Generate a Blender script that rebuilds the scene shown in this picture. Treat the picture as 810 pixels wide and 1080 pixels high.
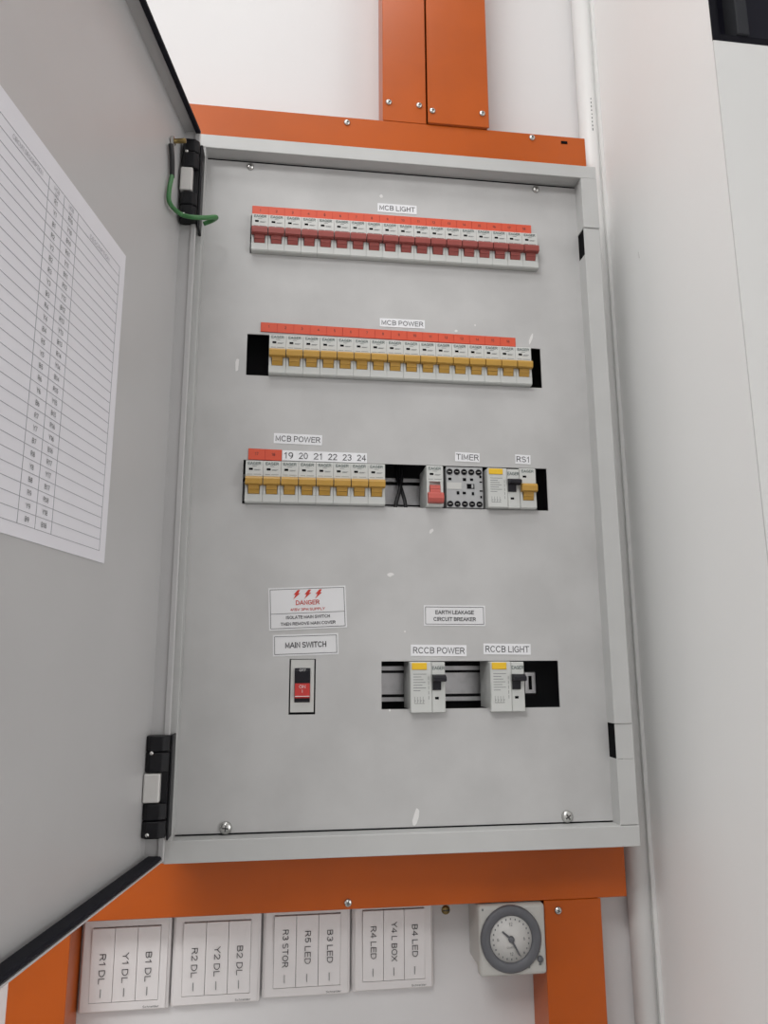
import bpy, bmesh, math, random
import numpy as np
from mathutils import Matrix, Vector
random.seed(7)
for o in list(bpy.data.objects): bpy.data.objects.remove(o, do_unlink=True)
scene = bpy.context.scene
COL = scene.collection
OZ = 1.75                                    # height of the board datum above the floor

# ------------------------------------------------------------------ camera
CAM = np.array([0.0483, -0.7400, -0.3370 + OZ])
YAW, PITCH, ROLL, FPX = 0.1293, 0.1964, -0.0038, 779.6
def _axes():
    cy, sy, cp, sp = math.cos(YAW), math.sin(YAW), math.cos(PITCH), math.sin(PITCH)
    f = np.array([sy*cp, cy*cp, sp]); r = np.array([cy, -sy, 0.0]); u = np.cross(r, f)
    c, s = math.cos(ROLL), math.sin(ROLL)
    return c*r + s*u, -s*r + c*u, f
AR, AU, AF = _axes()
def P(px, py, Y):
    """point of the plane y = Y (a wall or board plane) seen at a photo pixel"""
    d = AF + AR*(px-405)/FPX - AU*(py-540)/FPX
    q = CAM + d*(Y-CAM[1])/d[1]
    return Vector((float(q[0]), float(q[1]), float(q[2])))
cd = bpy.data.cameras.new('camera'); co = bpy.data.objects.new('camera', cd); COL.objects.link(co)
M4 = Matrix.Identity(4)
for i in range(3):
    M4[i][0], M4[i][1], M4[i][2], M4[i][3] = AR[i], AU[i], -AF[i], CAM[i]
co.matrix_world = M4
cd.sensor_fit = 'HORIZONTAL'; cd.sensor_width = 36.0; cd.lens = FPX*36/810; cd.clip_start = 0.01
scene.camera = co

# ------------------------------------------------------------------ light
w = bpy.data.worlds.new('world'); scene.world = w; w.use_nodes = True
w.node_tree.nodes['Background'].inputs[0].default_value = (0.95, 0.97, 1.0, 1)
w.node_tree.nodes['Background'].inputs[1].default_value = 0.3
CEIL = 3.2
def area(name, loc, sx, sy, e, col=(.995, .99, .98)):
    l = bpy.data.lights.new(name, 'AREA'); l.shape = 'RECTANGLE'; l.size = sx; l.size_y = sy; l.energy = e; l.color = col
    o = bpy.data.objects.new(name, l); COL.objects.link(o); o.location = loc
    return o
area('ceiling_light_near', (-0.14, -0.62, CEIL-0.06), 0.9, 0.5, 9)
area('ceiling_light_front', (-1.2, -2.1, CEIL-0.06), 1.6, 0.9, 48)
o = area('fill_light_side', (1.85, -1.8, 1.5), 1.6, 1.8, 18); o.rotation_euler = (math.radians(90), 0, math.radians(90))     # added fill light; the side wall has no window
vs = scene.view_settings
vs.view_transform = 'Standard'; vs.look = 'None'; vs.gamma = 1; vs.exposure = 0.22; vs.use_curve_mapping = False

# ------------------------------------------------------------------ materials
MATS = {}
def mat(name, col, rough=0.5, metal=0.0, var=0.0, vscale=20, bump=0.0, bscale=300, spec=0.5, rvar=0.0, coat=0.0):
    m = bpy.data.materials.new(name); m.use_nodes = True
    nt = m.node_tree; b = nt.nodes['Principled BSDF']
    b.inputs['Base Color'].default_value = (*col, 1); b.inputs['Roughness'].default_value = rough
    b.inputs['Metallic'].default_value = metal; b.inputs['Specular IOR Level'].default_value = spec
    b.inputs['Coat Weight'].default_value = coat
    tc = nt.nodes.new('ShaderNodeTexCoord')
    if var > 0:
        n = nt.nodes.new('ShaderNodeTexNoise'); n.inputs['Scale'].default_value = vscale; n.inputs['Detail'].default_value = 4
        nt.links.new(tc.outputs['Object'], n.inputs['Vector'])
        r = nt.nodes.new('ShaderNodeValToRGB')
        r.color_ramp.elements[0].position = 0.38; r.color_ramp.elements[1].position = 0.62
        r.color_ramp.elements[0].color = (*[max(0, c*(1-var)) for c in col], 1)
        r.color_ramp.elements[1].color = (*[min(1, c*(1+var)) for c in col], 1)
        nt.links.new(n.outputs['Fac'], r.inputs['Fac']); nt.links.new(r.outputs['Color'], b.inputs['Base Color'])
        if rvar > 0:
            mr = nt.nodes.new('ShaderNodeMapRange'); mr.inputs['To Min'].default_value = rough-rvar; mr.inputs['To Max'].default_value = rough+rvar
            nt.links.new(n.outputs['Fac'], mr.inputs['Value']); nt.links.new(mr.outputs['Result'], b.inputs['Roughness'])
    if bump > 0:
        n2 = nt.nodes.new('ShaderNodeTexNoise'); n2.inputs['Scale'].default_value = bscale; n2.inputs['Detail'].default_value = 3
        nt.links.new(tc.outputs['Object'], n2.inputs['Vector'])
        bp = nt.nodes.new('ShaderNodeBump'); bp.inputs['Strength'].default_value = bump; bp.inputs['Distance'].default_value = 0.001
        nt.links.new(n2.outputs['Fac'], bp.inputs['Height']); nt.links.new(bp.outputs['Normal'], b.inputs['Normal'])
    MATS[name] = m; return m
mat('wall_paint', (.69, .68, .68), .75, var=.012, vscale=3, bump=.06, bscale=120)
mat('front_wall_dimmed', (.60, .60, .59), .75, var=.012, vscale=3)  # greyed base colour stands in for the weaker light on this wall
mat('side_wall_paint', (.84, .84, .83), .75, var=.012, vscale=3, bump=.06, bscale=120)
mat('ceiling_paint', (.8, .8, .8), .9)
mat('floor_tile', (.26, .255, .25), .4, var=.05)
mat('cover_paint', (.49, .487, .482), .42, var=.05, vscale=15, bump=.05, bscale=900, rvar=.06)
mat('frame_paint', (.50, .503, .495), .42, var=.015, vscale=30, bump=.05, bscale=900)
mat('door_paint', (.51, .505, .505), .38, var=.015, vscale=9, bump=.06, bscale=900)
mat('inside_shade', (.05, .05, .055), .7)  # shade of the cabinet interior put into the colour
mat('slot_black', (.004, .004, .005), .9, spec=.1)
mat('orange_paint', (.45, .085, .006), .3, spec=.4, var=.05, vscale=11, bump=.04, bscale=60)
mat('breaker_white', (.57, .58, .56), .45, var=.01, vscale=60)
mat('device_grey', (.55, .55, .53), .5)
mat('contactor_grey', (.40, .405, .41), .5)
mat('toggle_red', (.29, .062, .052), .4)
mat('toggle_salmon', (.52, .11, .09), .4)
mat('toggle_yellow', (.47, .265, .045), .4)
mat('toggle_black', (.016, .015, .02), .45, spec=.25)
mat('rocker_red', (.50, .025, .02), .4)
mat('yellow_tag', (.80, .50, .02), .5)
mat('sticker_white', (.80, .80, .82), .55)
mat('sign_white', (.72, .72, .73), .5)
mat('strip_red', (.64, .085, .038), .5)
mat('ink_black', (.03, .03, .035), .7)
mat('ink_grey', (.15, .16, .16), .7)
mat('ink_teal', (.03, .07, .065), .7)
mat('ink_red', (.55, .04, .025), .6)
mat('ink_white', (.8, .8, .8), .6)
mat('paper', (.77, .76, .80), .85, var=.01)
mat('ink_chart', (.36, .36, .39), .85)
mat('screw_metal', (.62, .62, .60), .25, metal=1.0)
mat('rail_metal', (.55, .55, .56), .35, metal=.85, var=.1, vscale=60)
mat('screw_dark', (.05, .05, .05), .5)
mat('hinge_black', (.008, .008, .010), .4, spec=.25)
mat('hinge_silver', (.66, .65, .63), .5, metal=.35)
mat('gasket_black', (.009, .009, .014), .75, spec=.2, bump=.3, bscale=90)
mat('brass', (.30, .22, .09), .35, metal=1.0)
mat('wire_green', (.05, .19, .06), .45)
mat('wire_black', (.012, .012, .014), .4)
mat('switch_white', (.74, .715, .71), .35)
mat('rocker_white', (.76, .735, .73), .35)
mat('seam_grey', (.12, .11, .11), .7)
mat('timer_case', (.48, .472, .445), .45)
mat('timer_ring', (.11, .113, .125), .45)
mat('timer_dial', (.60, .59, .57), .5)
mat('pipe_white', (.70, .70, .69), .35)
mat('glass_dark', (.008, .008, .014), .35, spec=.15)
mat('window_frame_dark', (.007, .007, .010), .7, spec=.08)
mat('mullion_grey', (.03, .031, .035), .7, spec=.1)
mat('chip_white', (.72, .71, .70), .7)
mat('scuff_grey', (.30, .30, .29), .8)

# ------------------------------------------------------------------ mesh helpers
class MB:
    def __init__(self): self.bm = bmesh.new()
    def _merge(self, b, mi=0, smooth=False):
        for f in b.faces:
            f.material_index = mi; f.smooth = smooth
        me = bpy.data.meshes.new('tmp'); b.to_mesh(me); b.free()
        self.bm.from_mesh(me); bpy.data.meshes.remove(me); return self
    def box(self, x0, x1, y0, y1, z0, z1, b=0.0, seg=1, mi=0):
        t = bmesh.new(); bmesh.ops.create_cube(t, size=1)
        for v in t.verts:
            v.co = Vector(((x0+x1)/2+v.co.x*(x1-x0), (y0+y1)/2+v.co.y*(y1-y0), (z0+z1)/2+v.co.z*(z1-z0)))
        if b > 0: bmesh.ops.bevel(t, geom=t.edges[:], offset=b, segments=seg, profile=.5, affect='EDGES')
        return self._merge(t, mi)
    def prism(self, prof, x0, x1, mi=0):
        """profile given in (y, z), extruded along x"""
        t = bmesh.new()
        a = [t.verts.new((x0, y, z)) for y, z in prof]; c = [t.verts.new((x1, y, z)) for y, z in prof]
        n = len(prof); t.faces.new(a); t.faces.new(c[::-1])
        for i in range(n): t.faces.new((a[i], c[i], c[(i+1) % n], a[(i+1) % n]))
        bmesh.ops.recalc_face_normals(t, faces=t.faces[:]); return self._merge(t, mi)
    def slab(self, pts, y0, y1, mi=0):
        """outline given in (x, z), extruded along y"""
        t = bmesh.new()
        a = [t.verts.new((x, y0, z)) for x, z in pts]; c = [t.verts.new((x, y1, z)) for x, z in pts]
        n = len(pts); t.faces.new(a); t.faces.new(c[::-1])
        for i in range(n): t.faces.new((a[i], c[i], c[(i+1) % n], a[(i+1) % n]))
        bmesh.ops.recalc_face_normals(t, faces=t.faces[:]); return self._merge(t, mi)
    def lathe(self, prof, n=20, axis='y', org=(0, 0, 0), mi=0, smooth=True):
        """profile (r, h) turned about an axis; h runs along the axis"""
        t = bmesh.new(); rings = []
        for r, h in prof:
            ring = []
            for k in range(n):
                a = 2*math.pi*k/n; c, s = r*math.cos(a), r*math.sin(a)
                p = (c, h, s) if axis == 'y' else ((c, s, h) if axis == 'z' else (h, c, s))
                ring.append(t.verts.new((p[0]+org[0], p[1]+org[1], p[2]+org[2])))
            rings.append(ring)
        for i in range(len(rings)-1):
            for k in range(n): t.faces.new((rings[i][k], rings[i][(k+1) % n], rings[i+1][(k+1) % n], rings[i+1][k]))
        t.faces.new(rings[0]); t.faces.new(rings[-1][::-1])
        bmesh.ops.recalc_face_normals(t, faces=t.faces[:]); return self._merge(t, mi, smooth)
    def tube(self, pts, r, n=10, mi=0, sub=6):
        P_ = [Vector(p) for p in pts]; path = []
        for i in range(len(P_)-1):
            p0 = P_[max(i-1, 0)]; p1 = P_[i]; p2 = P_[i+1]; p3 = P_[min(i+2, len(P_)-1)]
            for k in range(sub):
                u = k/sub
                path.append(.5*((2*p1)+(p2-p0)*u+(2*p0-5*p1+4*p2-p3)*u*u+(3*p1-p0-3*p2+p3)*u**3))
        path.append(P_[-1]); t = bmesh.new(); rings = []
        nrm = None
        for i, p in enumerate(path):
            d = (path[min(i+1, len(path)-1)]-path[max(i-1, 0)]).normalized()
            if nrm is None: nrm = d.orthogonal().normalized()
            nrm = (nrm-d*nrm.dot(d)).normalized(); bi = d.cross(nrm)
            rings.append([t.verts.new(p+nrm*r*math.cos(2*math.pi*k/n)+bi*r*math.sin(2*math.pi*k/n)) for k in range(n)])
        for i in range(len(rings)-1):
            for k in range(n): t.faces.new((rings[i][k], rings[i][(k+1) % n], rings[i+1][(k+1) % n], rings[i+1][k]))
        t.faces.new(rings[0]); t.faces.new(rings[-1][::-1])
        bmesh.ops.recalc_face_normals(t, faces=t.faces[:]); return self._merge(t, mi, True)
    def holes(self, x0, x1, z0, z1, hs, y0, y1, mi=0):
        """flat plate between y0 (front) and y1 with rectangular holes"""
        xs = sorted({x0, x1, *[h[0] for h in hs], *[h[1] for h in hs]}); zs = sorted({z0, z1, *[h[2] for h in hs], *[h[3] for h in hs]})
        nx, nz = len(xs)-1, len(zs)-1
        def solid(i, j):
            if i < 0 or j < 0 or i >= nx or j >= nz: return False
            cx, cz = (xs[i]+xs[i+1])/2, (zs[j]+zs[j+1])/2
            return not any(h[0] < cx < h[1] and h[2] < cz < h[3] for h in hs)
        t = bmesh.new(); V = {}
        def v(i, j, k):
            if (i, j, k) not in V: V[i, j, k] = t.verts.new((xs[i], (y0, y1)[k], zs[j]))
            return V[i, j, k]
        for i in range(nx):
            for j in range(nz):
                if not solid(i, j): continue
                for k in (0, 1): t.faces.new((v(i, j, k), v(i+1, j, k), v(i+1, j+1, k), v(i, j+1, k)))
                if not solid(i-1, j): t.faces.new((v(i, j, 0), v(i, j+1, 0), v(i, j+1, 1), v(i, j, 1)))
                if not solid(i+1, j): t.faces.new((v(i+1, j, 0), v(i+1, j+1, 0), v(i+1, j+1, 1), v(i+1, j, 1)))
                if not solid(i, j-1): t.faces.new((v(i, j, 0), v(i+1, j, 0), v(i+1, j, 1), v(i, j, 1)))
                if not solid(i, j+1): t.faces.new((v(i, j+1, 0), v(i+1, j+1, 0), v(i+1, j+1, 1), v(i, j+1, 1)))
        bmesh.ops.recalc_face_normals(t, faces=t.faces[:]); return self._merge(t, mi)
    def mesh(self, name, mats):
        me = bpy.data.meshes.new(name); self.bm.to_mesh(me); self.bm.free()
        for m in ([mats] if isinstance(mats, str) else mats): me.materials.append(MATS[m])
        return me
    def build(self, name, mats, parent=None, loc=(0, 0, 0), rot=(0, 0, 0), label=None):
        return link(name, self.mesh(name, mats), parent, loc, rot, label)
def link(name, me, parent=None, loc=(0, 0, 0), rot=(0, 0, 0), label=None):
    o = bpy.data.objects.new(name, me); COL.objects.link(o); o.parent = parent; o.location = loc; o.rotation_euler = rot
    if label: o['label'] = label
    return o
def tag(o, label, cat, group=None):
    o['label'] = label; o['category'] = cat
    if group: o['group'] = group
    return o
def thing(name, label, cat, loc=(0, 0, 0), rot=(0, 0, 0), group=None):
    return tag(link(name, None, None, loc, rot), label, cat, group)
def struct(o):
    o['kind'] = 'structure'; return o
TXT = {}
def _arc(cx, cy, rx, ry, a0, a1, n=8):
    return [(cx+rx*math.cos(math.radians(a0+(a1-a0)*k/n)), cy+ry*math.sin(math.radians(a0+(a1-a0)*k/n))) for k in range(n+1)]
def _glyphs():
    A = _arc; O = A(.36, .5, .34, .5, 90, 450, 18)
    up = lambda w, x0=0: A(w-.26, .76, .26, .24, 90, -90, 6)          # upper bowl of B, P, R
    G = {' ': (.12, []), 'I': (.12, [[(.06, 0), (.06, 1)]]), 'L': (.52, [[(.05, 1), (.05, 0), (.52, 0)]]),
     'A': (.70, [[(0, 0), (.35, 1), (.70, 0)], [(.12, .33), (.58, .33)]]), 'T': (.62, [[(0, 1), (.62, 1)], [(.31, 1), (.31, 0)]]),
     'E': (.56, [[(.56, 1), (.05, 1), (.05, 0), (.56, 0)], [(.05, .52), (.52, .52)]]), 'F': (.54, [[(.54, 1), (.05, 1), (.05, 0)], [(.05, .52), (.48, .52)]]),
     'H': (.62, [[(.05, 0), (.05, 1)], [(.57, 0), (.57, 1)], [(.05, .52), (.57, .52)]]), 'N': (.64, [[(.05, 0), (.05, 1), (.59, 0), (.59, 1)]]),
     'M': (.76, [[(.05, 0), (.05, 1), (.38, .12), (.71, 1), (.71, 0)]]), 'W': (.94, [[(0, 1), (.22, 0), (.47, 1), (.72, 0), (.94, 1)]]),
     'V': (.66, [[(0, 1), (.33, 0), (.66, 1)]]), 'X': (.64, [[(0, 0), (.64, 1)], [(0, 1), (.64, 0)]]), 'Y': (.64, [[(0, 1), (.32, .46), (.64, 1)], [(.32, .46), (.32, 0)]]),
     'Z': (.60, [[(.03, 1), (.58, 1), (.02, 0), (.60, 0)]]), 'K': (.64, [[(.05, 0), (.05, 1)], [(.60, 1), (.05, .38)], [(.24, .58), (.64, 0)]]),
     'O': (.72, [O]), 'Q': (.72, [O, [(.42, .24), (.68, -.04)]]), 'C': (.70, [A(.36, .5, .34, .5, 45, 315, 14)]),
     'G': (.72, [A(.36, .5, .34, .5, 45, 300, 14)+[(.68, .12), (.68, .46), (.40, .46)]]), 'D': (.66, [[(.05, 0), (.05, 1), (.28, 1)]+A(.28, .5, .36, .5, 90, -90, 12)+[(.05, 0)]]),
     'U': (.64, [[(.05, 1), (.05, .3)]+A(.32, .3, .27, .3, 180, 360, 8)+[(.59, 1)]]), 'P': (.60, [[(.05, 0), (.05, 1), (.32, 1)]+A(.32, .74, .26, .26, 90, -90, 7)+[(.05, .48)]]),
     'R': (.64, [[(.05, 0), (.05, 1), (.34, 1)]+A(.34, .75, .25, .25, 90, -90, 7)+[(.05, .50)], [(.36, .50), (.62, 0)]]),
     'B': (.62, [[(.05, 0), (.05, 1), (.32, 1)]+A(.32, .76, .24, .24, 90, -90, 7)+[(.05, .52)], [(.32, .52)]+A(.33, .26, .26, .26, 90, -90, 7)+[(.05, 0)]]),
     'S': (.62, [A(.31, .75, .26, .25, 35, 270, 10)+A(.31, .25, .28, .25, 90, -145, 10)]), 'J': (.50, [[(.45, 1), (.45, .26)]+A(.24, .26, .21, .26, 0, -180, 8)]),
     '0': (.56, [A(.28, .5, .25, .5, 90, 450, 16)]), '1': (.36, [[(.04, .76), (.24, 1), (.24, 0)]]), '2': (.56, [A(.28, .72, .24, .28, 165, -20, 8)+[(.04, 0), (.54, 0)]]),
     '3': (.56, [A(.27, .75, .23, .25, 150, -80, 8)+A(.27, .26, .25, .26, 80, -150, 8)]), '4': (.58, [[(.42, 0), (.42, 1), (.02, .30), (.58, .30)]]),
     '5': (.56, [[(.50, 1), (.12, 1), (.06, .50)]+A(.28, .32, .24, .32, 130, -150, 9)]), '6': (.56, [A(.28, .32, .24, .32, 0, 360, 14), A(.36, .42, .32, .58, 100, 190, 7)]),
     '7': (.54, [[(.02, 1), (.52, 1), (.20, 0)]]), '8': (.56, [A(.28, .75, .21, .25, 0, 360, 12), A(.28, .26, .25, .26, 0, 360, 12)]), '9': (.56, [A(.28, .68, .24, .32, 0, 360, 14), A(.20, .58, .32, .58, -80, 10, 7)]),
     'c': (.46, [A(.25, .34, .22, .34, 50, 310, 8)]), 'h': (.46, [[(.04, 0), (.04, 1)], [(.04, .4)]+A(.23, .45, .19, .23, 180, 0, 6)+[(.42, 0)]]), 'n': (.46, [[(.04, 0), (.04, .68)], [(.04, .4)]+A(.23, .45, .19, .23, 180, 0, 6)+[(.42, 0)]]),
     'e': (.48, [[(.04, .36), (.46, .36)]+A(.25, .34, .21, .34, 5, 310, 9)]), 'i': (.12, [[(.06, 0), (.06, .68)], [(.06, .86), (.06, .96)]]), 'd': (.48, [A(.23, .34, .20, .34, 0, 360, 10), [(.44, 0), (.44, 1)]]), 'r': (.32, [[(.04, 0), (.04, .68)], A(.24, .42, .20, .26, 180, 80, 4)])}
    return G
GLY = _glyphs()
def text_mesh(s, mname, width=None, height=None, bold=0.0):
    """flat printed lettering in plain sans capitals, centred; scaled to a printed width and/or cap height"""
    key = (s, mname, width, height, bold)
    if key in TXT: return TXT[key]
    th = .115+bold; x = 0; strokes = []
    for ch in s:
        adv, st = GLY[ch]
        strokes += [[(px+x, py) for px, py in poly] for poly in st if len(poly) > 1]; x += adv+.17
    W = x-.17; sx = width/W if width else height; sy = height if height else sx; t = th*min(sx, sy)
    if not height: sy = sx
    V, F = [], []
    for poly in strokes:
        p = [Vector(((a-W/2)*sx, (b-.5)*(sy-t))) for a, b in poly]
        p = [q for k, q in enumerate(p) if k == 0 or (q-p[k-1]).length > 1e-7]
        if len(p) < 2: continue
        closed = (p[0]-p[-1]).length < 1e-6 and len(p) > 4
        if closed: p = p[:-1]
        n = len(p); L = []
        for k in range(n):
            d0 = (p[k]-p[k-1]).normalized() if (k > 0 or closed) else None
            d1 = (p[(k+1) % n]-p[k]).normalized() if (k < n-1 or closed) else None
            a = d0 or d1; b = d1 or d0
            na, nb = Vector((-a.y, a.x)), Vector((-b.y, b.x)); m = na+nb
            m = na if m.length < .3 else m.normalized(); c = max(m.dot(na), .45)
            e = Vector((0, 0)) if closed else (a*(-t/2) if k == 0 else (a*(t/2) if k == n-1 else Vector((0, 0))))
            L.append((p[k]+m*(t/2/c)+e, p[k]-m*(t/2/c)+e))
        base = len(V)
        for l, r_ in L: V += [(l.x, 0, l.y), (r_.x, 0, r_.y)]
        for k in range(n if closed else n-1):
            i0, i1 = base+2*k, base+2*((k+1) % n); F.append((i0, i0+1, i1+1, i1))
    me = bpy.data.meshes.new('print'); me.from_pydata(V, [], F); me.update()
    me.materials.append(MATS[mname]); TXT[key] = me
    return me
def printed(s, mname, parent, x, y, z, width=None, height=None, roty=0.0, name='lettering', bold=0.0):
    return link(name, text_mesh(s, mname, width, height, bold), parent, (x, y, z), (0, roty, 0))
def clone(o, parent=None):
    c = o.copy(); COL.objects.link(c); c.parent = parent
    for ch in list(o.children): clone(ch, c)
    return c
_scr = {}
def screw(parent, x, y, z, r=.0042, ang=0.4, name='screw'):
    """cross-head pan screw whose seat is at y, head towards -y"""
    k = round(r, 5)
    if k not in _scr:
        m = MB(); m.lathe([(r*1.0, 0), (r, -r*.25), (r*.8, -r*.52), (r*.4, -r*.66), (r*.05, -r*.68)], 16)
        m.box(-r*.5, r*.5, -r*.72, -r*.4, -r*.1, r*.1, mi=1); m.box(-r*.1, r*.1, -r*.72, -r*.4, -r*.5, r*.5, mi=1)
        _scr[k] = m.mesh('screw', ['screw_metal', 'screw_dark'])
    return link(name, _scr[k], parent, (x, y, z), (0, ang, 0))
ORD = ['first', 'second', 'third', 'fourth', 'fifth', 'sixth', 'seventh', 'eighth', 'ninth', 'tenth', 'eleventh', 'twelfth',
       'thirteenth', 'fourteenth', 'fifteenth', 'sixteenth', 'seventeenth', 'eighteenth']

# ------------------------------------------------------------------ the room
YW = 0.085                                    # face of the wall the board hangs on
XW = 0.440                                    # face of the wing wall beside the board
YF = -0.181                                   # front end of the wing wall
ZL = P(750, 42, YF).z                         # top of the low wall under the dark glazing
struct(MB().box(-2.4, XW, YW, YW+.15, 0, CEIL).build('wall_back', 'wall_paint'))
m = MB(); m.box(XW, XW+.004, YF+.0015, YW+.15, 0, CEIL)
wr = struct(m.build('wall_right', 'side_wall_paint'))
m = MB(); m.slab([(XW, 0), (1.9, 0), (1.9, ZL), (XW, ZL)], YF, YF+.0015); m.box(XW+.004, 1.9, YF+.0015, YW+.15, 0, ZL); m.box(XW+.004, 1.9, YF, YW+.15, ZL+.9, CEIL); struct(m.build('wall_front', 'front_wall_dimmed'))
struct(MB().box(-2.55, -2.4, -3.4, YW+.15, 0, CEIL).build('wall_left', 'wall_paint'))
struct(MB().box(1.9, 2.05, -3.4, YW+.15, 0, CEIL).build('wall_side', 'wall_paint'))
struct(MB().box(-2.55, 2.05, -3.55, -3.4, 0, CEIL).build('wall_rear', 'wall_paint'))
struct(MB().box(-2.55, 2.05, -3.55, YW+.15, -.1, 0).build('floor', 'floor_tile'))
struct(MB().box(-2.55, 2.05, -3.55, YW+.15, CEIL, CEIL+.1).build('ceiling', 'ceiling_paint'))
xm0, xm1 = P(776, 0, YF).x, P(788.5, 0, YF).x
wn = struct(link('window_1', None, None, (XW+.004, YF, ZL)))
m = MB(); L = 1.9-XW-.006
m.box(-.0040, .001, 0, .0015, .0, .899); m.box(.0, L, .004, .05, .0005, .012); m.box(0, L, .004, .05, .88, .899); m.box(0, .006, .004, .05, .012, .88)
m.build('window_frame', 'window_frame_dark', wn)
m = MB(); a = xm0-XW-.004; b = xm1-XW-.004
m.box(a, b, .002, .05, .0125, .88, .001); m.build('mullion', 'mullion_grey', wn)
for q0, q1 in ((.0065, a-.0005), (b+.0005, b+.55), (b+.58, L-.001)):
    MB().box(q0, q1, .02, .026, .0125, .8795).build('pane', 'glass_dark', wn)
for px, py, Lz, sl in ((641, 262, .012, .0), (675, 268, .004, .003)):
    d = AF + AR*(px-405)/FPX - AU*(py-540)/FPX; q = CAM + d*(XW-CAM[0])/d[0]
    t = MB(); t.prism([(0, -Lz), (.003, -Lz*.8), (.0035, Lz*.9), (.001, Lz)], -.0004, 0)
    t.build('scuff_mark', 'scuff_grey' if sl == 0 else 'chip_white', wr, (XW, q[1], q[2]))

# ------------------------------------------------------------------ distribution board
X0, X1 = -.0560, .3905; Z0, Z1 = OZ-.5148, OZ+.2207; YFR = -.016
board = thing('distribution_board', 'grey steel electrical distribution board with its door swung open, between orange trunking', 'electrical panel', ((X0+X1)/2, YW, Z0))
BO = Vector(((X0+X1)/2, YW, Z0))
def BL(p): return Vector(p)-BO                                   # world -> board local
def bpart(mb, name, mats, parent=None, label=None): return mb.build(name, mats, parent or board, tuple(-BO) if parent is None else (0, 0, 0), label=label)
m = MB(); t = .0015
m.box(X0, X0+t, YFR, YW-.001, Z0, Z1); m.box(X1-t, X1, YFR, YW-.001, Z0, Z1)
m.box(X0, X1, YFR, YW-.001, Z1-t, Z1); m.box(X0, X1, YFR, YW-.001, Z0, Z0+t); m.box(X0, X1, YW-.0025, YW-.001, Z0, Z1)
bpart(m, 'enclosure_box', 'frame_paint')
# added near-black sheets standing in for the unlit shade behind the cut-outs
m = MB(); e = .003
m.box(X0+e, X1-e, .066, .068, Z0+e, Z1-e); m.box(X0+e, X0+e+.001, .004, .066, Z0+e, Z1-e); m.box(X1-e-.001, X1-e, .004, .066, Z0+e, Z1-e)
m.box(X0+e, X1-e, .004, .066, Z1-e-.001, Z1-e); m.box(X0+e, X1-e, .004, .066, Z0+e, Z0+e+.001)
bpart(m, 'inside_shade_lining', 'inside_shade')
# frame rails round the opening
XI0, XI1, ZI0, ZI1 = -.0497, .3715, OZ-.4957, OZ+.2048
m = MB(); m.box(X0, X1, YFR-.001, YFR+.0006, ZI1, Z1, .0005); m.box(X0, X1, YFR+.0006, .001, ZI1, ZI1+.0015); bpart(m, 'frame_top_rail', 'frame_paint')
m = MB(); m.box(X0, X1, YFR-.001, YFR+.0006, Z0, ZI0, .0005); m.box(X0, X1, YFR+.0006, .001, ZI0-.0015, ZI0); bpart(m, 'frame_bottom_rail', 'frame_paint')
m = MB(); m.box(X0, XI0, YFR-.0008, YFR+.0006, ZI0, ZI1, .0004); m.box(XI0-.0015, XI0, YFR+.0006, .001, ZI0, ZI1); bpart(m, 'frame_left_rail', 'frame_paint')
m = MB(); m.box(-.0618, X0, -.0135, -.010, Z0, ZI1+.006); bpart(m, 'frame_left_lip', 'frame_paint')
S1 = (OZ+.109, OZ+.1415); S2 = (OZ-.434, OZ-.4005)
XR = X1-.0002
m = MB()
m.box(XI1, XR, YFR-.0022, YFR+.0003, S1[1], ZI1-.0006, .0005)
m.box(XI1, XR, YFR-.0012, YFR+.0003, S2[1]-.0002, S1[1]-.0001, .0005)
m.box(XI1+.0004, XR, YFR-.0002, YFR+.0003, S2[0], S2[1]-.0004)
m.box(XI1, XR, YFR-.0006, YFR+.0003, ZI0+.0006, S2[0]-.0003, .0003)
for a, b in ((S1[1], ZI1), (S2[1], S1[0]), (ZI0, S2[0])): m.box(XI1, XI1+.0015, YFR, .001, a, b)
fr = bpart(m, 'frame_right_rail', 'frame_paint')
for s in (S1, S2): MB().box(XI1+.0008, XI1+.0014, YFR+.0006, .001, s[0], s[1]).build('latch_slot_shade', 'slot_black', fr, label='latch slot with its dark hollow filled in black')  # black insert replaces the unlit hollow behind each opening
# cover plate
CUT1 = (-.0005, .3195, OZ+.1388-.046, OZ+.1388)
CUT2 = (.0, .320, OZ-.046, OZ)
CUT3 = (.0005, .3205, OZ-.1373-.046, OZ-.1373)
CUT4 = (.1414, .3228, OZ-.3392-.046, OZ-.3392)
c5a, c5b = P(305.5, 695, 0), P(332.3, 753.5, 0)
CUT5 = (c5a.x, c5b.x, c5b.z, c5a.z)
m = MB(); m.holes(XI0-.0004, XI1+.0004, ZI0+.0016, ZI1-.0022, [CUT1, CUT2, CUT3, CUT4, CUT5], 0, .0015)
cover = bpart(m, 'cover_plate', 'cover_paint')
for px, py, r in ((264, 176, .0042), (565, 200, .0042), (598, 861, .0058), (238, 873, .0058)):
    q = P(px, py, 0); screw(cover, q.x, 0, q.z, r, random.uniform(0, 1.5))
def chip(px, py, w, h, lean):
    q = P(px, py, 0); pts = []
    for k in range(9):
        a = 2*math.pi*k/9; rr = random.uniform(.65, 1.0)
        x, z = w*rr*math.cos(a), h*rr*math.sin(a); pts.append((x+lean*z, z))
    MB().slab(pts, -.00015, 0).build('paint_chip', 'chip_white', cover, (q.x, 0, q.z))
for c in ((438.5, 862, .0035, .0115, .25), (412, 606, .004, .0025, .5), (560, 357, .0018, .009, .35), (481, 349, .0022, .002, 0),
          (501, 343, .0012, .0012, 0), (250, 385, .0022, .010, .05), (402, 207, .0022, .0026, 0), (455, 560, .0022, .003, .4),
          (427, 666, .0012, .0012, 0), (411, 749, .0012, .0014, 0)): chip(*c)
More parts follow.
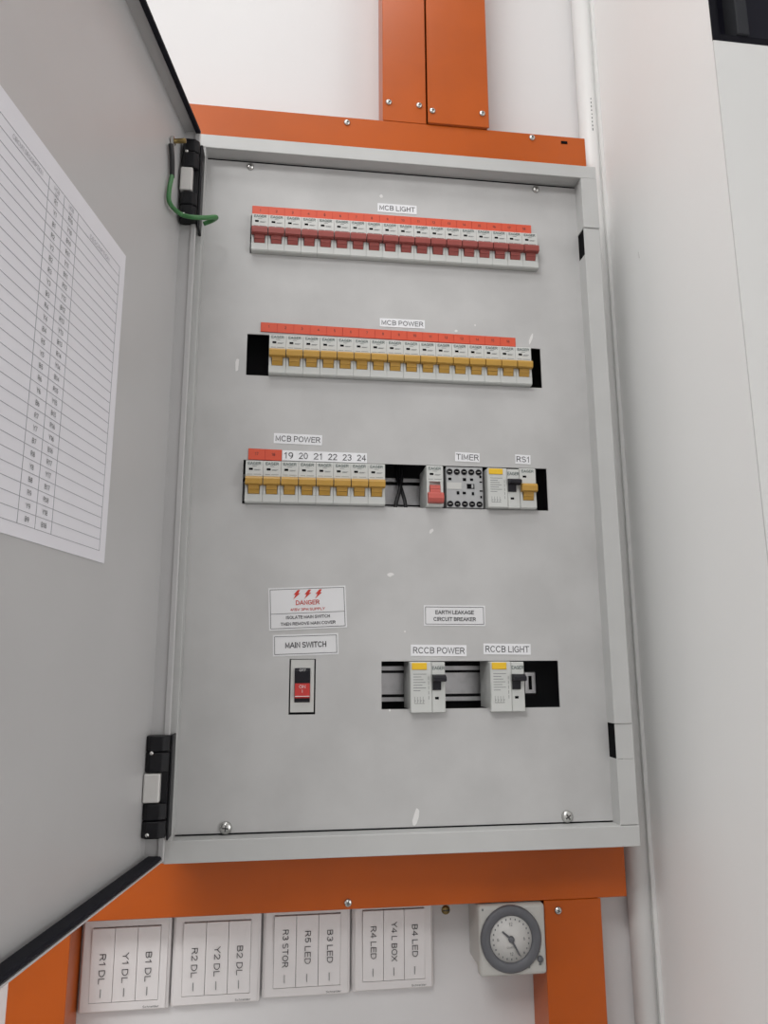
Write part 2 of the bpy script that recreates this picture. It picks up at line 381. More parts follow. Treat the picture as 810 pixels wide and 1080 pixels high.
# mounting rails behind the plate
def rail(zc, xa, xb):
    m = MB()
    for k in (-1, 1):
        za, zb = sorted((k*.0136, k*.0178)); m.box(xa, xb, .0395, .0405, zc+za, zc+zb); m.box(xa, xb, .0405, .056, zc+k*.0150-.0005, zc+k*.0150+.0005)
    m.box(xa, xb, .0440, .0450, zc-.0108, zc+.0108); m.box(xa, xb, .0550, .056, zc-.0150, zc+.0150, mi=1); m.box(xa, xb, .0450, .0555, zc-.004, zc+.004, mi=1)  # dark backing put in so the gaps beside the web look shaded
    return bpart(m, 'din_rail', ['rail_metal', 'inside_shade'])
rail(OZ+.1158, -.004, .322); rail(OZ-.023, .022, .316); rail(OZ-.1603, -.004, .322)
rl = rail(OZ-.3622, .125, .289)
m = MB(); m.box(.296, .309, .030, .038, OZ-.3735, OZ-.3505, .001); m.box(.3010, .3040, .029, .0302, OZ-.369, OZ-.355, mi=1); bpart(m, 'rail_end_stop', ['rail_metal', 'slot_black'])

# hinges on the left frame rail
def hinge(y_t, y_b, px_l, px_r, px_p, silver):
    """px_l..px_r the knuckle block, up to px_p the black leaf on the frame"""
    yb = -.034; zt, zb = P(px_r, y_t, yb).z, P(px_r, y_b, yb).z
    xl, xr = P(px_l, (y_t+y_b)/2, -.044).x, P(px_r, (y_t+y_b)/2, -.044).x
    xp = P(px_p, (y_t+y_b)/2, -.008).x
    h = link('hinge', None, board, tuple(BL((xr, yb, zb)))); H = zt-zb
    h['label'] = 'black hinge with a silver centre tab'
    k = MB(); wdt = xr-xl
    prof = [(0, .008), (0, -.006), (-wdt*.25, -.010), (-wdt*.8, -.010), (-wdt, -.006), (-wdt, .004)]
    def knuckle(z0, z1):
        t = bmesh.new()
        a = [t.verts.new((x, y, z0)) for x, y in prof]; c = [t.verts.new((x, y, z1)) for x, y in prof]
        n = len(prof); t.faces.new(a); t.faces.new(c[::-1])
        for i in range(n): t.faces.new((a[i], c[i], c[(i+1) % n], a[(i+1) % n]))
        bmesh.ops.recalc_face_normals(t, faces=t.faces[:]); bmesh.ops.bevel(t, geom=t.edges[:], offset=.0008, segments=1, affect='EDGES'); k._merge(t)
    knuckle(H*.845, H); knuckle(H*.64, H*.835); knuckle(H*.175, H*.335); knuckle(0, H*.165)
    k.box(-wdt*.55, 0, -.004, .008, H*.30, H*.68)
    k.build('knuckle', 'hinge_black', h)
    MB().box(0, xp-xr, -.001, .0335, -H*.04, H*1.0, .0006).build('frame_leaf', 'hinge_black', h)
    s = MB(); s.box(-wdt*silver, -wdt*.30, -.0105, .002, H*.345, H*.63, .0012, 2); s.build('door_leaf', 'hinge_silver', h)
    s = MB()
    for zz in (.04, .83): s.lathe([(.0018, 0), (.0018, -.0006), (.001, -.0011)], 10, 'y', (-wdt*.72, -.0100, H*zz))
    s.build('pin', 'screw_metal', h)
    return h
hinge(153, 236, 190, 208, 216, 1.02)
hinge(775, 882, 151, 176, 184.5, 1.0)

# door, swung past square
DA = math.radians(79.8)
lip = P(193.2, 500, -.030); nn = Vector((math.sin(DA), -math.cos(DA), 0)); FL = .0165
pc = Vector((lip.x, lip.y, 0)) - nn*FL
ZD0, ZD1 = OZ-.5090, OZ+.2136; DW = .432
door = link('door', None, board, tuple(BL((pc.x, pc.y, ZD0))), (0, 0, DA)); DH = ZD1-ZD0
MB().box(-DW, 0, 0, .0015, 0, DH).build('door_panel', 'door_paint', door)
m = MB(); m.box(-.0015, 0, -FL, 0, .0, DH); m.box(-DW, -DW+.0015, -FL, 0, 0, DH); m.box(-DW, 0, -FL, 0, DH-.0015, DH); m.box(-DW, 0, -FL, 0, 0, .0015)
m.box(-.0032, 0, -FL-.0006, -FL+.0045, 0, DH, .0005)
m.build('door_flange', 'door_paint', door)
m = MB(); m.box(-DW+.002, -.002, -FL-.0012, -FL+.0038, DH-.0055, DH-.0016, .0008); m.build('gasket', 'gasket_black', door)
m = MB(); m.box(-DW+.002, -.006, -FL-.0002, -FL+.0125, .0018, .0056, .0012)
m.build('gasket', 'gasket_black', door)
# earth stud on the door and its wire
def DP(px, py, off=0.0):
    """point on the inside face of the door (raised by off)"""
    d = AF + AR*(px-405)/FPX - AU*(py-540)/FPX
    d = Vector(d); c = Vector(CAM); q = c + d*(((pc-c).dot(nn)+off)/d.dot(nn)); q2 = q.copy()
    return q2
Rz = Matrix.Rotation(-DA, 4, 'Z')
def DL(p): return Rz @ (Vector(p)-Vector((pc.x, pc.y, ZD0)))
q = DL(DP(180, 149))
m = MB(); m.lathe([(.0048, -.001), (.0048, -.004)], 6, 'y', tuple(q), mi=0, smooth=False); m.lathe([(.0024, 0), (.0024, -.015), (.002, -.0155)], 12, 'y', tuple(q), mi=1)
m.build('earth_stud', ['screw_metal', 'brass'], door)
ew = thing('earth_wire', 'green earth wire looping from the door stud to the frame beside the top hinge', 'wire', tuple(P(213, 236, -.022)))
EO = Vector(ew.location)
pts = [DP(181.5, 185, .004), DP(178.5, 200, .004), DP(179, 214, .005), P(190, 225.5, -.052), P(203, 229, -.052), P(218, 229.5, -.046), P(228.0, 229, -.036), P(224, 232.5, -.026), P(215, 236, -.022)]
MB().tube([p-EO for p in pts], .0023, 10).build('insulation', 'wire_green', ew)
pts = [DP(180.3, 152, .004), DP(181.5, 170, .004), DP(181.5, 187, .004)]
mm = MB().tube([p-EO for p in pts], .0026, 10); mm.build('lug_sleeve', 'wire_black', ew, label='black lug sleeve')

# ------------------------------------------------------------------ chart taped to the inside of the door
def PS(px, py):
    q = DL(DP(px, py)); return q.x, q.z
xr_, zt_ = PS(131, 269); _, zb_ = PS(111, 595); xr_ = -.1272
PWd, PHt = .196, zt_-zb_
ploc = Matrix.Translation((pc.x, pc.y, ZD0)) @ Matrix.Rotation(DA, 4, 'Z') @ Vector((xr_-PWd, -.0006, zb_))
chart = thing('circuit_chart', 'white printed circuit chart taped to the inside of the open door', 'paper', tuple(ploc), (0, 0, DA))
MB().box(0, PWd, -.0002, .0004, 0, PHt).build('sheet', 'paper', chart)
def S2(px, py):
    x, z = PS(px, py); return x-(xr_-PWd), z-zb_
zl0 = .0085; zl1 = PHt-.016; NR = 28; xe = PWd-.0105; xs0 = .010
c1 = S2(15.5, 560)[0]; c2 = S2(34.5, 565)[0]; c3 = S2(52, 568)[0]
m = MB(); Y0, Y1 = -.0004, -.0002
for k in range(NR+1):
    z = zl0+(zl1-zl0)*k/NR; m.box(xs0, xe, Y0, Y1, z-.00018, z+.00018)
for x in (xs0, c1, c2, c3, xe): m.box(x-.0002, x+.0002, Y0, Y1, zl0, zl1)
m.build('table_lines', 'ink_chart', chart)
rowh = (zl1-zl0)/NR
for k in range(NR-1):
    z = zl1-(k+1.5)*rowh; ph = 'RYB'[k % 3]
    printed(f'{ph}{k//3+1}', 'ink_grey', chart, (c1+c2)/2, -.0005, z, height=.0034, name='table_entry')
    printed(f'{ph}{k//3+10}', 'ink_grey', chart, (c2+c3)/2, -.0005, z, height=.0034, name='table_entry')
for x in ((c1+c2)/2, (c2+c3)/2):
    printed('MCB', 'ink_chart', chart, x, -.0005, zl1-.0035, height=.0030, name='table_heading'); printed('NO', 'ink_chart', chart, x, -.0005, zl1-.0080, height=.0030, name='table_heading')
printed('DESCRIPTION', 'ink_chart', chart, (c3+xe)/2, -.0005, zl1-.0055, width=.034, height=.0034, name='table_heading')
printed('CIRCUIT DESCRIPTION', 'ink_chart', chart, (xs0+c1)/2+.003, -.0005, zl1-.0045, width=.036, height=.0034, name='table_heading')

# ------------------------------------------------------------------ breakers
YB = -.0072; PITCH_B = .01772
def breaker_parts(toggle, on=True):
    W = .01755; H = .0434; d = YB
    m = MB()
    ct = .0268 if on else .0262; cb = .0088 if on else .0030          # top and foot of the toggle well
    m.prism([(.033, 0), (d+.0012, 0), (d, .0012), (d, cb-.0003), (d+.005, cb+.0003), (d+.005, ct-.0003), (d, ct+.0003), (d, H-.0012), (d+.0012, H), (.033, H)], .0001, W)
    m.box(.0001, .0030, d, d+.0051, cb-.0005, ct+.0005, .0004); m.box(.0146, W, d, d+.0051, cb-.0005, ct+.0005, .0004)
    body = m.mesh('body', 'breaker_white')
    m = MB(); e = d+.0045
    if on:
        m.prism([(e, .0266), (d-.0010, .0268), (d-.0050, .0254), (d-.0064, .0232), (d-.0060, .0182), (d-.0042, .0174), (e, .0176)], .0005, W-.0003)
        m.prism([(e, .0175), (d-.0022, .0175), (d-.0014, .0132), (e, .0132)], .0034, .0142)
        m.prism([(e, .0129), (d-.0012, .0129), (d+.0004, .0090), (e, .0090)], .0034, .0142)
    else:
        m.prism([(e, .0128), (d-.0010, .0030), (d-.0050, .0042), (d-.0066, .0075), (d-.0060, .0120), (d-.004, .0140), (e, .0145)], .0008, W-.0006)
        m.prism([(e, .0145), (d-.0018, .0145), (d-.0012, .0182), (e, .0182)], .0034, .0142)
        m.prism([(e, .0185), (d-.0012, .0185), (d-.0004, .0226), (e, .0226)], .0034, .0142)
    tog = m.mesh('toggle', toggle)
    ind = MB().box(.0034, .0074, d-.0003, d+.001, .0332, .0354, .0002).mesh('indicator_window', 'slot_black')
    m = MB()
    for x0, x1, z in ((.0088, .0150, .0338), (.0088, .0138, .0330), (.0066, .0110, .0372), (.0020, .0070, .0287), (.0082, .0158, .0287)): m.box(x0, x1, d-.00015, d, z, z+.00035)
    fine = m.mesh('fine_print', 'ink_grey')
    pt = MB().box(.00005, .0007, d-.0006, d+.002, .0186, .0202).mesh('rivet', 'screw_dark')
    return body, tog, ind, fine, pt
_bp = {}
def breaker(x, zb, toggle, label, group, on=True, name='circuit_breaker'):
    if (toggle, on) not in _bp: _bp[toggle, on] = breaker_parts(toggle, on)
    t = thing(name, label, 'circuit breaker', (x, 0, zb), group=group)
    body, tog, ind, fine, pt = _bp[toggle, on]
    b = link('body', body, t); link('toggle', tog, t); link('indicator_window', ind, t); link('fine_print', fine, b)
    if on: link('rivet', pt, b)
    printed('EAGER', 'ink_teal', b, .0088, YB-.0002, .0402, width=.0128, height=.0030, name='brand_print', bold=.03)
    return t
x1 = P(265.0, 250, YB).x; z1b = CUT1[2]+.0004
for i in range(18):
    breaker(x1+i*PITCH_B, z1b, 'toggle_red', f'{ORD[i]} red-toggled breaker from the left in the top row', 'red-toggled breakers of the top row')
x2 = P(283.5, 375, YB).x; z2b = CUT2[2]+.0004
for i in range(16):
    breaker(x2+i*PITCH_B, z2b, 'toggle_yellow', f'{ORD[i]} yellow-toggled breaker from the left in the second row', 'yellow-toggled breakers of the second row')
x3 = P(258.5, 505, YB).x; z3b = CUT3[2]+.0004
for i in range(8):
    breaker(x3+i*PITCH_B, z3b, 'toggle_yellow', f'{ORD[i]} yellow-toggled breaker from the left in the third row', 'yellow-toggled breakers of the third row')
xr3 = P(450.0, 515, YB).x
breaker(xr3, z3b, 'toggle_salmon', 'red-toggled breaker switched down beside the grey contactor', None, on=False)

def residual(x, zb, label, H, with_mcb=False):
    """residual current breaker: printed left half, narrow right half with black lever and test window"""
    t = thing('residual_current_breaker', label, 'circuit breaker', (x, 0, zb), group='residual current breakers' if not with_mcb else None)
    d = YB-.0015; k = H/.0455
    m = MB(); m.box(.0001, .0215, d, -.0003, -.0028*(not with_mcb), H, .0009); m.box(.0003, .0213, -.0006, .033, .0004, H)
    b = m.build('body', 'breaker_white', t)
    m = MB(); m.box(.0218, .0350, d+.0012, -.0003, -.0026*(not with_mcb), H-.0004, .0006); m.box(.0218, .0350, -.0006, .033, .0004, H-.0004)
    rb = m.build('lever_housing', 'breaker_white', t)
    yb = d+.0012
    m = MB(); m.prism([(yb+.001, .0335*k), (yb-.005, .0325*k), (yb-.0085, .0305*k), (yb-.0085, .0275*k), (yb-.003, .0265*k), (yb+.001, .0265*k)], .0222, .0349)
    m.prism([(yb+.001, .0268*k), (yb-.0022, .0268*k), (yb-.0012, .0186*k), (yb+.001, .0186*k)], .0222, .0306)
    m.build('lever', 'toggle_black', t)
    MB().box(.0246, .0284, yb-.0003, yb+.001, .0098*k, .0122*k, .0002).build('indicator_window', 'slot_black', t)
    MB().box(.0016, .0166, d-.0009, d, .0380*k, .0446*k, .0004).build('test_button', 'yellow_tag', t, label='yellow test button')
    m = MB()
    for j, (a, c) in enumerate(((.003, .016), (.003, .011), (.003, .013), (.003, .015), (.003, .012), (.003, .0155), (.003, .010))): m.box(a, c, d-.00015, d, (.0335-j*.0026)*k, (.0335-j*.0026)*k+.0005)
    for j in range(4): m.box(.0040+j*.0028, .0056+j*.0028, d-.00015, d, .0085*k, .0090*k); m.box(.0040+j*.0028, .0043+j*.0028, d-.00015, d, .0060*k, .0125*k)
    for j in range(5): m.box(.0180, .0184, d-.00015, d, (.0100+j*.0046)*k, (.0132+j*.0046)*k)
    m.box(.0040, .0140, d-.00015, d, .0060*k, .0064*k)
    m.build('fine_print', 'ink_grey', b)
    printed('EAGER', 'ink_teal', rb, .0284, yb-.0002, .0396*k, width=.0120, height=.0034, name='brand_print', bold=.03)
    return t
z4b = CUT4[2]-.0006
residual(P(432.5, 725, YB).x, z4b, 'residual current breaker with black lever under the RCCB POWER label', .0460)
residual(P(517.2, 725, YB).x, z4b, 'residual current breaker with black lever under the RCCB LIGHT label', .0460)
xrc = P(514.0, 515, YB).x
rs = residual(xrc, z3b, 'combined breaker with black lever and yellow toggle under the RS1 label', .0425, True)
body, tog, ind, fine, pt = _bp['toggle_yellow', True]
for nm, me in (('breaker_body', body), ('toggle', tog), ('indicator_window', ind)): link(nm, me, rs, (.0353, 0, 0))
printed('EAGER', 'ink_teal', rs, .0353+.0088, YB-.0002, .0402, width=.0128, height=.0030, name='brand_print', bold=.03)

# contactor between the red-toggled breaker and the combined breaker
xc0, xc1 = P(470.3, 515, -.001).x, P(510.6, 515, -.001).x
ct = thing('contactor', 'flat grey contactor with two rows of screw terminals under the TIMER label', 'contactor', (xc0, 0, CUT3[2]+.001))
CW, CH = xc1-xc0, .0436
m = MB(); m.box(.0006, CW-.0012, -.001, .036, 0, CH, .0004); cb = m.build('body', 'contactor_grey', ct)
for j in range(5):
    for zz in (.0038, .0383):
        xx = .0042+j*.0078
        m = MB(); m.lathe([(.0033, -.0011), (.0033, -.0015), (.0024, -.0015), (.0022, -.0011), (.0001, -.0011)], 14, 'y', (xx, 0, zz)); m.box(xx-.0015, xx+.0015, -.0018, -.0011, zz-.0004, zz+.0004, mi=1)
        m.build('terminal_screw', ['toggle_black', 'screw_metal'], ct)
m = MB()
for x0, z0, wd, hh in ((.0028, .0292, .0032, .0026), (.0183, .0286, .0034, .0032), (.0262, .0290, .0032, .0026), (.0114, .0140, .0028, .0034), (.0178, .0144, .0034, .0026), (.0276, .0136, .0024, .0032), (.0362, .0322, .0024, .0028), (.0362, .0272, .0028, .0014), (.0362, .0176, .0032, .0014), (.0366, .0104, .0018, .0026)):
    if x0+wd < CW-.001: m.box(x0, x0+wd, -.0013, -.0009, z0, z0+hh)
m.build('terminal_mark', 'slot_black', ct)
MB().box(.0012, .0165, -.0014, -.0009, .0196, .0268).build('name_plate', 'device_grey', ct)
m = MB(); m.box(.0225, .0305, -.0014, -.0009, .0204, .0256); m.box(.0272, .0292, -.0024, -.0013, .0212, .0250, mi=1); m.build('slider', ['slot_black', 'contactor_grey'], ct)
# two black cables in the empty ways
for j, (pa, pb) in enumerate((((424, 500), (417, 536)), ((419.5, 500), (428, 536)))):
    a, c = P(*pa, .030), P(*pb, .022)
    o = thing('black_cable', ('black cable leaning left' if j == 0 else 'black cable leaning right') + ' in the empty gap of the third row', 'cable', tuple(c), group='cables in the third row gap')
    a.y += j*.006; mid = (a+c)/2 + Vector((.0006, -.001, 0))
    lo = Vector((0, .004, -.03)); up = a-c + Vector((0, .006, .03))
    MB().tube([lo, (0, 0, 0), mid-c, a-c, up], .0021, 10).build('insulation', 'wire_black', o)

# main switch
cx = (CUT5[0]+CUT5[1])/2; hw = (CUT5[1]-CUT5[0])/2; hz = CUT5[3]-CUT5[2]
ms = thing('main_switch', 'main isolator switch with black and red rocker in its own small cut-out', 'switch', (cx, 0, CUT5[2]))
m = MB(); g = .0014; wi = hw*.60
m.holes(-hw+g, hw-g, .0022, hz-.0006, [(-wi, wi, hz*.215, hz*.835)], .0006, .006); m.box(-hw+g, hw-g, .0085, .036, .0022, hz-.0006); m.build('bezel', 'device_grey', ms)
m = MB(); wj = wi-.0004
m.prism([(.009, hz*.835), (.001, hz*.835), (-.0028, hz*.775), (-.0008, hz*.56), (.009, hz*.56)], -wj, wj); r1 = m.build('rocker', 'toggle_black', ms)
m = MB(); m.prism([(.009, hz*.558), (-.0010, hz*.558), (-.0030, hz*.34), (-.0026, hz*.295), (.009, hz*.295)], -wj, wj); m.box(-wj, wj, -.0034, -.001, hz*.322, hz*.334, mi=1); r2 = m.build('rocker_on_face', ['rocker_red', 'ink_white'], ms, label='red lower face of the rocker')
MB().box(-wj, wj, .0010, .009, hz*.220, hz*.293).build('rocker_foot', 'toggle_black', ms)
printed('OFF', 'ink_white', r1, 0, -.0031, hz*.795, width=.0062, height=.0022)
printed('ON', 'ink_white', r2, 0, -.0026, hz*.50, width=.0060, height=.0030); printed('I', 'ink_white', r2, 0, -.0030, hz*.42, height=.0030)

# ------------------------------------------------------------------ stickers on the cover
def sticker(tl, tr, br, label, lines, border=False, name='label_sticker', m='sticker_white', cat='label'):
    a, b, c = P(*tl, 0), P(*tr, 0), P(*br, 0)
    wd = (b-a).length; ht = abs(b.z-c.z); ang = -math.atan2(b.z-a.z, b.x-a.x)
    mid = (a+c)/2
    t = thing(name, label, cat, (mid.x, 0, mid.z), (0, ang, 0))
    MB().box(-wd/2, wd/2, -.0004, -.00005, -ht/2, ht/2).build('backing', m, t)
    if border:
        e = .0018; k = MB(); x, z, q = wd/2-e, ht/2-e, .00022
        k.box(-x, x, -.0006, -.0004, z-q, z+q); k.box(-x, x, -.0006, -.0004, -z-q, -z+q); k.box(-x-q, -x+q, -.0006, -.0004, -z, z); k.box(x-q, x+q, -.0006, -.0004, -z, z)
        k.build('border', 'ink_black', t)
    for s, fx, fz, fw, fh, mt in lines: printed(s, mt, t, fx*wd, -.0006, fz*ht, width=fw*wd, height=fh*ht, bold=.05 if border else 0.0)
    return t, wd, ht
B = 'ink_black'
sticker((398.4, 214.3), (439.5, 217.3), (439.3, 226.3), 'white MCB LIGHT label above the top red number strip', [('MCB LIGHT', 0, 0, .90, .56, B)])
sticker((400.6, 335.6), (448, 338), (448, 346.8), 'white MCB POWER label above the long second row strip', [('MCB POWER', 0, 0, .92, .56, B)])
sticker((289.0, 456.8), (339.8, 459.2), (339.4, 469.8), 'white MCB POWER label above the third row numbers', [('MCB POWER', 0, 0, .92, .56, B)])
t, wd, ht = sticker((298.0, 475.0), (387.2, 478.2), (386.8, 488.5), 'white number label reading 19 to 24 over the third row', [])
for j in range(6): printed(str(19+j), B, t, (-.425+j*.172)*wd, -.0006, 0, width=.0088, height=.0066)
sticker((480.2, 476.8), (505.9, 478.2), (505.5, 487.8), 'white TIMER label above the grey contactor', [('TIMER', 0, 0, .90, .62, B)])
sticker((543.6, 479.4), (559.6, 480.3), (559.2, 489.8), 'small white RS1 label above the combined breaker', [('RS1', 0, 0, .84, .62, B)])
sticker((433.8, 679.8), (492.4, 680.4), (491.6, 692.2), 'white RCCB POWER label above the lower left cut-out', [('RCCB POWER', 0, 0, .92, .56, B)])
sticker((510.4, 678.6), (560.0, 679.2), (559.2, 690.6), 'white RCCB LIGHT label above the lower right cut-out', [('RCCB LIGHT', 0, 0, .92, .58, B)])
sticker((447.4, 638.2), (512.0, 638.8), (511.4, 660.4), 'bordered EARTH LEAKAGE CIRCUIT BREAKER sign on the cover plate', [('EARTH LEAKAGE', 0, .16, .62, .19, B), ('CIRCUIT BREAKER', 0, -.17, .68, .19, B)], True, 'warning_sign', 'sign_white', 'sign')
sticker((288.2, 669.8), (357.2, 667.6), (356.6, 690.0), 'bordered MAIN SWITCH sign under the red danger sign', [('MAIN SWITCH', 0, 0, .62, .27, B)], True, 'warning_sign', 'sign_white', 'sign')
t, wd, ht = sticker((284.0, 620.4), (365.4, 617.4), (365.0, 661.8), 'white danger sign with three red lightning bolts above the main switch', [('DANGER', 0, .13, .30, .11, 'ink_red'), ('415V 3PH SUPPLY', 0, -.03, .44, .065, 'ink_red'), ('ISOLATE MAIN SWITCH', 0, -.21, .56, .075, B), ('THEN REMOVE MAIN COVER', 0, -.36, .70, .075, B)], True, 'warning_sign', 'sign_white', 'sign')
MB().box(-wd/2+.0018, wd/2-.0018, -.0006, -.0004, -.115*ht-.0002, -.115*ht+.0002).build('divider', 'ink_black', t)
bolt = [(.2, .5), (.62, .5), (.30, .14), (.62, .14), (-.52, -.55), (-.12, -.02), (-.46, -.02)]
for j in (-1, 0, 1):
    MB().slab([(x*.0062, z*.0088) for x, z in bolt], -.0006, -.0004).build('lightning_bolt', 'ink_red', t, (j*.0108, 0, .325*ht))

def number_strip(tl, tr, h, first, n, label):
    a, b = P(*tl, 0), P(*tr, 0); wd = b.x-a.x; pitch = wd/n; ang = -math.atan2(b.z-a.z, b.x-a.x)
    t = thing('number_strip', label, 'label', (a.x, 0, a.z), (0, ang, 0), group='red number strips')
    MB().box(0, wd, -.0005, -.0001, -h, 0).build('backing', 'ink_red', t)
    tile = MB().box(.00022, pitch-.00022, -.0011, -.0005, -h+.0003, -.0003).mesh('number_tile', 'strip_red')
    for i in range(n):
        o = link('number_tile', tile, t, (i*pitch, 0, 0))
        printed(str(first+i), 'ink_black', o, pitch/2, -.0013, -h*.46, height=.0030, name='number')
number_strip((266.3, 217.2), (559.8, 238.0), .0118, 1, 18, 'long red strip numbered 1 to 18 over the top row of breakers')
number_strip((275.2, 340.0), (543.4, 356.6), .0108, 1, 16, 'long red strip numbered 1 to 16 over the second row of breakers')
number_strip((262.2, 473.0), (297.4, 474.6), .0118, 17, 2, 'short red strip numbered 17 and 18 over the third row')

# ------------------------------------------------------------------ orange trunking
YT = .035
def trunk(x0, x1, z0, z1, label, screws, yf=YT, lid=True, vertical=False, group=None):
    t = thing('cable_trunking', label, 'cable trunking', ((x0+x1)/2, YW, z0), group=group)
    o = Vector(((x0+x1)/2, YW, z0)); k = MB()
    k.box(x0-o.x, x1-o.x, yf+.0016-o.y, -.0005, 0, z1-z0, .0012); k.build('channel', 'orange_paint', t)
    k = MB(); e = .0012
    k.box(x0-o.x-e, x1-o.x+e, yf-o.y, yf+.0015-o.y, 0 if vertical else -e, z1-z0+(0 if vertical else e), .0006)
    l_ = k.build('lid', 'orange_paint', t)
    for px, py in screws:
        q = P(px, py, yf); screw(l_, q.x-o.x, yf-o.y, q.z-o.z, .0038, random.uniform(0, 1.5))
    return t, l_, o
ZT1 = OZ+.2985
t, l_, o = trunk(-.20, .4025, ZT1-.05, ZT1, 'horizontal orange trunking along the top edge of the board', [(366, 129.5), (561, 145.5)])
q = P(595, 150.5, YT); MB().box(-.004, .004, -.0006, 0, -.0018, .0018).build('knockout', 'slot_black', l_, (q.x-o.x, YT-o.y, q.z-o.z))
trunk(P(404.5, 60, YT).x, P(447.6, 60, YT).x, ZT1+.0016, CEIL-.002, 'narrower left orange trunking rising above the board', [(410, 108), (442, 111.5)], vertical=True)
trunk(P(451.2, 60, YT-.003).x, P(512.5, 60, YT-.003).x, ZT1+.0016, CEIL-.002, 'wider right orange trunking rising above the board', [(456, 117), (508.5, 120)], yf=YT-.003, vertical=True)
ZB0 = OZ-.5735
t, l_, o = trunk(-.1935, .3955, ZB0, ZB0+.055, 'horizontal orange trunking along the bottom edge of the board', [(367, 952)])
xl0, xl1 = P(8, 1060, YT).x, P(69, 1040, YT).x
trunk(xl0, xl1, .002, ZB0-.0016, 'left orange trunking dropping below the board beside the switches', [], vertical=True)
xv0, xv1 = P(579.5, 1060, YT).x, .3675
trunk(xv0, xv1, .002, ZB0-.0016, 'right orange trunking dropping below the board beside the timer', [(588.5, 960)], vertical=True)

# conduit in the corner
pp = thing('conduit_pipe', 'white plastic conduit pipe standing in the corner beside the board', 'pipe', (.4270, YW-.0125, 0))
MB().lathe([(.0122, .0), (.0122, CEIL-.002)], 28, 'z').build('pipe', 'pipe_white', pp)
m = MB()
for k in range(9):
    zz = P(612, 106+4*k, YW-.02).z; a = random.uniform(.0006, .0016)
    m.box(-.0006, .0006, -.0125, -.0118, zz-a, zz+a)
m.build('pipe_marking', 'ink_grey', pp)

MB().box(.0085, .0129, -.0128, .004, 0, CEIL-.002).build('sealant_bead', 'pipe_white', pp)

# ------------------------------------------------------------------ wall switches
YS = YW-.010
PLATES = [((83, 179.5), ('R1 DL', 'Y1 DL', 'B1 DL')), ((180.5, 275.3), ('R2 DL', 'Y2 DL', 'B2 DL')),
          ((276.5, 370), ('R3 STOR', 'R5 LED', 'B3 LED')), ((371, 458), ('R4 LED', 'Y4 L BOX', 'B4 LED'))]
PN = ['white three-gang switch labelled R1 DL, Y1 DL and B1 DL by the orange trunking', 'white three-gang switch labelled R2 DL, Y2 DL and B2 DL',
      'white three-gang switch labelled R3 STOR, R5 LED and B3 LED', 'white three-gang switch labelled R4 LED, Y4 L BOX and B4 LED']
TXW = {'R3 STOR': .034, 'Y4 L BOX': .036}
zt = [P(130, 974.5, YS).z, P(228, 968, YS).z, P(322, 963, YS).z, P(414, 957, YS).z]
zbm = [P(130, 1069, YS).z, P(228, 1061.5, YS).z, P(322, 1053, YS).z, P(414, 1046, YS).z]
for i, ((pa, pb), names) in enumerate(PLATES):
    ym = 1020-8*i
    xa, xb = P(pa, ym, YS).x, P(pb, ym, YS).x; za = zbm[i]; zc = min(za+.087, ZB0-.002)
    W, H = xb-xa-.0008, zc-za
    t = thing('wall_switch', PN[i], 'light switch', (xa+.0004, YW, za), group='switches under the board')
    dy = YS-YW
    rx0, rx1 = W*.125, W*.885; rz0, rz1 = H*.115, H*.885
    m = MB()
    m.box(0, W, dy+.003, -.0004, 0, H, .0025, 2)
    m.holes(.003, W-.003, .003, H-.003, [(rx0, rx1, rz0, rz1)], dy, dy+.0035); m.build('plate', 'switch_white', t)
    MB().box(rx0, rx1, dy+.0022, dy+.0031, rz0, rz1).build('rocker_recess', 'seam_grey', t)
    rw = (rx1-rx0)/3
    for j, s in enumerate(names):
        k = MB(); k.prism([(.0025, .0006), (-.0002, .0006), (-.0012, (rz1-rz0)*.5), (-.0022, rz1-rz0-.0008), (.0025, rz1-rz0-.0008)], .00025, rw-.00025)
        r_ = k.build('rocker', 'rocker_white', t, (rx0+j*rw, dy, rz0))
        hl = rz1-rz0; sw = TXW.get(s, .026 if 'LED' not in s else .030)
        tz = hl*(.46 if 'DL' in s else .55)
        o = printed(s, 'ink_black', r_, rw*.52, -.0023, tz, width=sw, height=.0058, roty=math.pi/2)
        MB().box(-.0002, .0002, -.0014, -.0002, -.0036, .0036).build('rocker_mark', 'ink_grey', r_, (rw*.5, 0, hl*.13))
    printed('Schneider', 'ink_grey', t, W*.81, dy-.0002, H*.055, width=.0150, height=.0020, name='brand_print', bold=.03)
# loose screw in the wall beside the last switch
q = P(470, 959.5, YW); sc = MB().lathe([(.0046, 0), (.0042, -.0016), (.0020, -.0024), (.0001, -.0024)], 14); sc.box(-.0032, .0032, -.0029, -.002, -.0006, .0006, mi=1)
tag(sc.build('wall_screw', ['brass', 'screw_dark'], None, tuple(q)), 'small brass screw in the wall between switches and timer', 'screw')

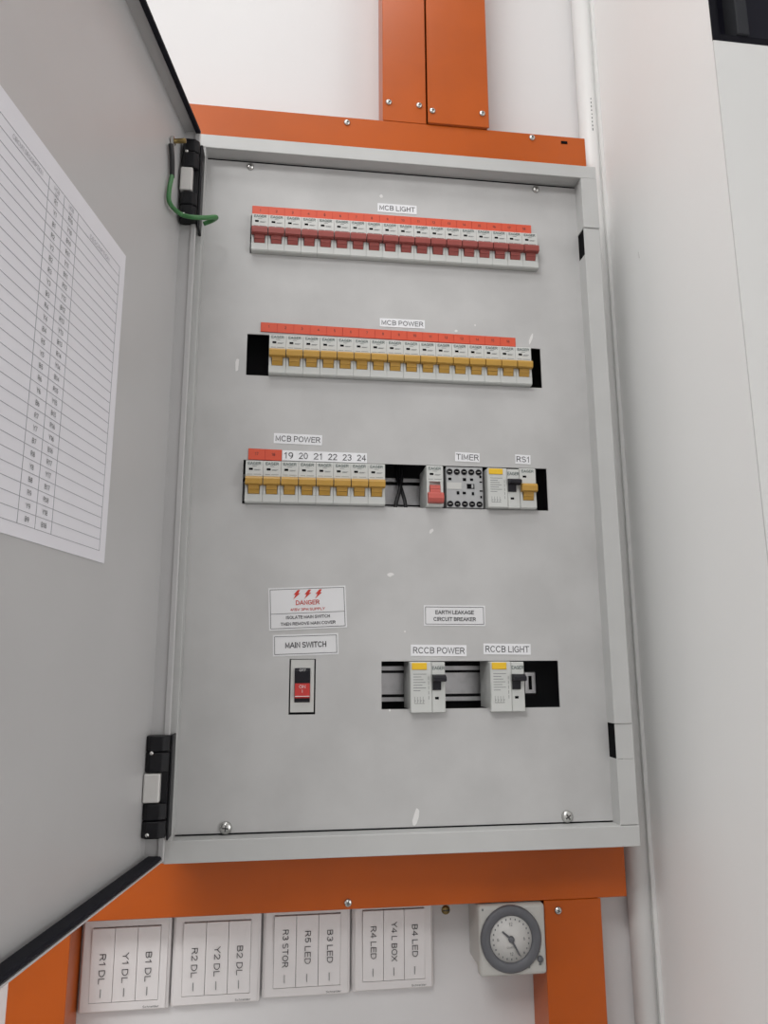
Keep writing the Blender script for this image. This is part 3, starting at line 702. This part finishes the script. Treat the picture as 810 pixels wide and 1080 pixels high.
# ------------------------------------------------------------------ time switch
YK = .030
ka, kb = P(505.5, 990, YK).x, P(577.3, 990, YK).x; kzb = P(541, 1030, YK).z; kzt = P(541, 950.5, YK).z
kb = min(kb, xv0-.0022); kzt = min(kzt, ZB0-.0022)
W, H = kb-ka, kzt-kzb
tk = thing('time_switch', 'cream box time switch with round grey dial beside the orange trunking', 'timer', (ka, YW, kzb))
d = YK-YW
m = MB(); m.box(.0025, W-.0025, d+.012, -.0005, .0025, H-.0025, .003, 2); m.box(0, W, d, d+.0125, 0, H, .0035, 3); m.build('case', 'timer_case', tk)
cxk, czk = W*.468, H*.525; RO = W*.452; RI = RO*.69
m = MB(); m.lathe([(RI, d+.001), (RI, d-.0010), (RI+.0012, d-.0030), (RO-.0015, d-.0034), (RO, d-.0018), (RO, d+.001)], 56, 'y', (cxk, 0, czk)); m.build('dial_ring', 'timer_ring', tk)
m = MB(); m.lathe([(RI-.0001, d+.0005), (RI-.0001, d-.0012), (.0001, d-.0012)], 48, 'y', (cxk, 0, czk)); dl = m.build('dial', 'timer_dial', tk)
m = MB()
for k in range(24):
    a = 2*math.pi*k/24; rr = RI*.86
    m.box(cxk+rr*math.sin(a)-.0005, cxk+rr*math.sin(a)+.0005, d-.0015, d-.0012, czk+rr*math.cos(a)-.0008, czk+rr*math.cos(a)+.0008)
m.build('dial_mark', 'ink_grey', dl)
for s, a in (('12', 0), ('6', 90), ('12', 180), ('6', 270)):
    printed(s, 'ink_grey', dl, cxk+RI*.63*math.sin(math.radians(a)), d-.0015, czk+RI*.63*math.cos(math.radians(a)), height=.0030, name='dial_number')
printed('QUARTZ', 'ink_grey', dl, cxk-.0005, d-.0015, czk-RI*.36, width=.0080, height=.0016, name='dial_print')
def hand(ang, l0, l1, wdt, nm):
    k = MB(); a = math.radians(ang); u = Vector((math.sin(a), math.cos(a))); v = Vector((u.y, -u.x))
    pts = [u*(-l0)+v*wdt, u*l1+v*wdt*.7, u*l1-v*wdt*.7, u*(-l0)-v*wdt]
    k.slab([(p.x+cxk, p.y+czk) for p in pts], d-.0032, d-.0022); k.build(nm, 'timer_ring', tk)
hand(152, .001, RI*.78, .0010, 'minute_hand'); hand(-50, .001, RI*.55, .0011, 'hour_hand')
m = MB(); m.lathe([(.0030, d-.001), (.0030, d-.0034), (.0018, d-.0042), (.0001, d-.0042)], 18, 'y', (cxk, 0, czk)); m.build('hub', 'timer_ring', tk)
m = MB(); m.lathe([(.0030, d+.001), (.0030, d-.0022), (.0022, d-.0030), (.0001, d-.0030)], 16, 'y', (W*.895, 0, H*.225)); m.build('selector_knob', 'timer_ring', tk)
m = MB(); m.box(W*.895-.0013, W*.895+.0013, d-.0004, d+.0005, H*.135, H*.165); m.box(W*.89-.0006, W*.89+.0006, d-.0004, d+.0005, H*.315, H*.33)
m.box(W*.73-.0008, W*.73+.0008, d-.0004, d+.0005, H*.10, H*.14); m.box(W*.06-.0008, W*.06+.0008, d-.0004, d+.0005, H*.93, H*.96); m.build('case_mark', 'ink_grey', tk)
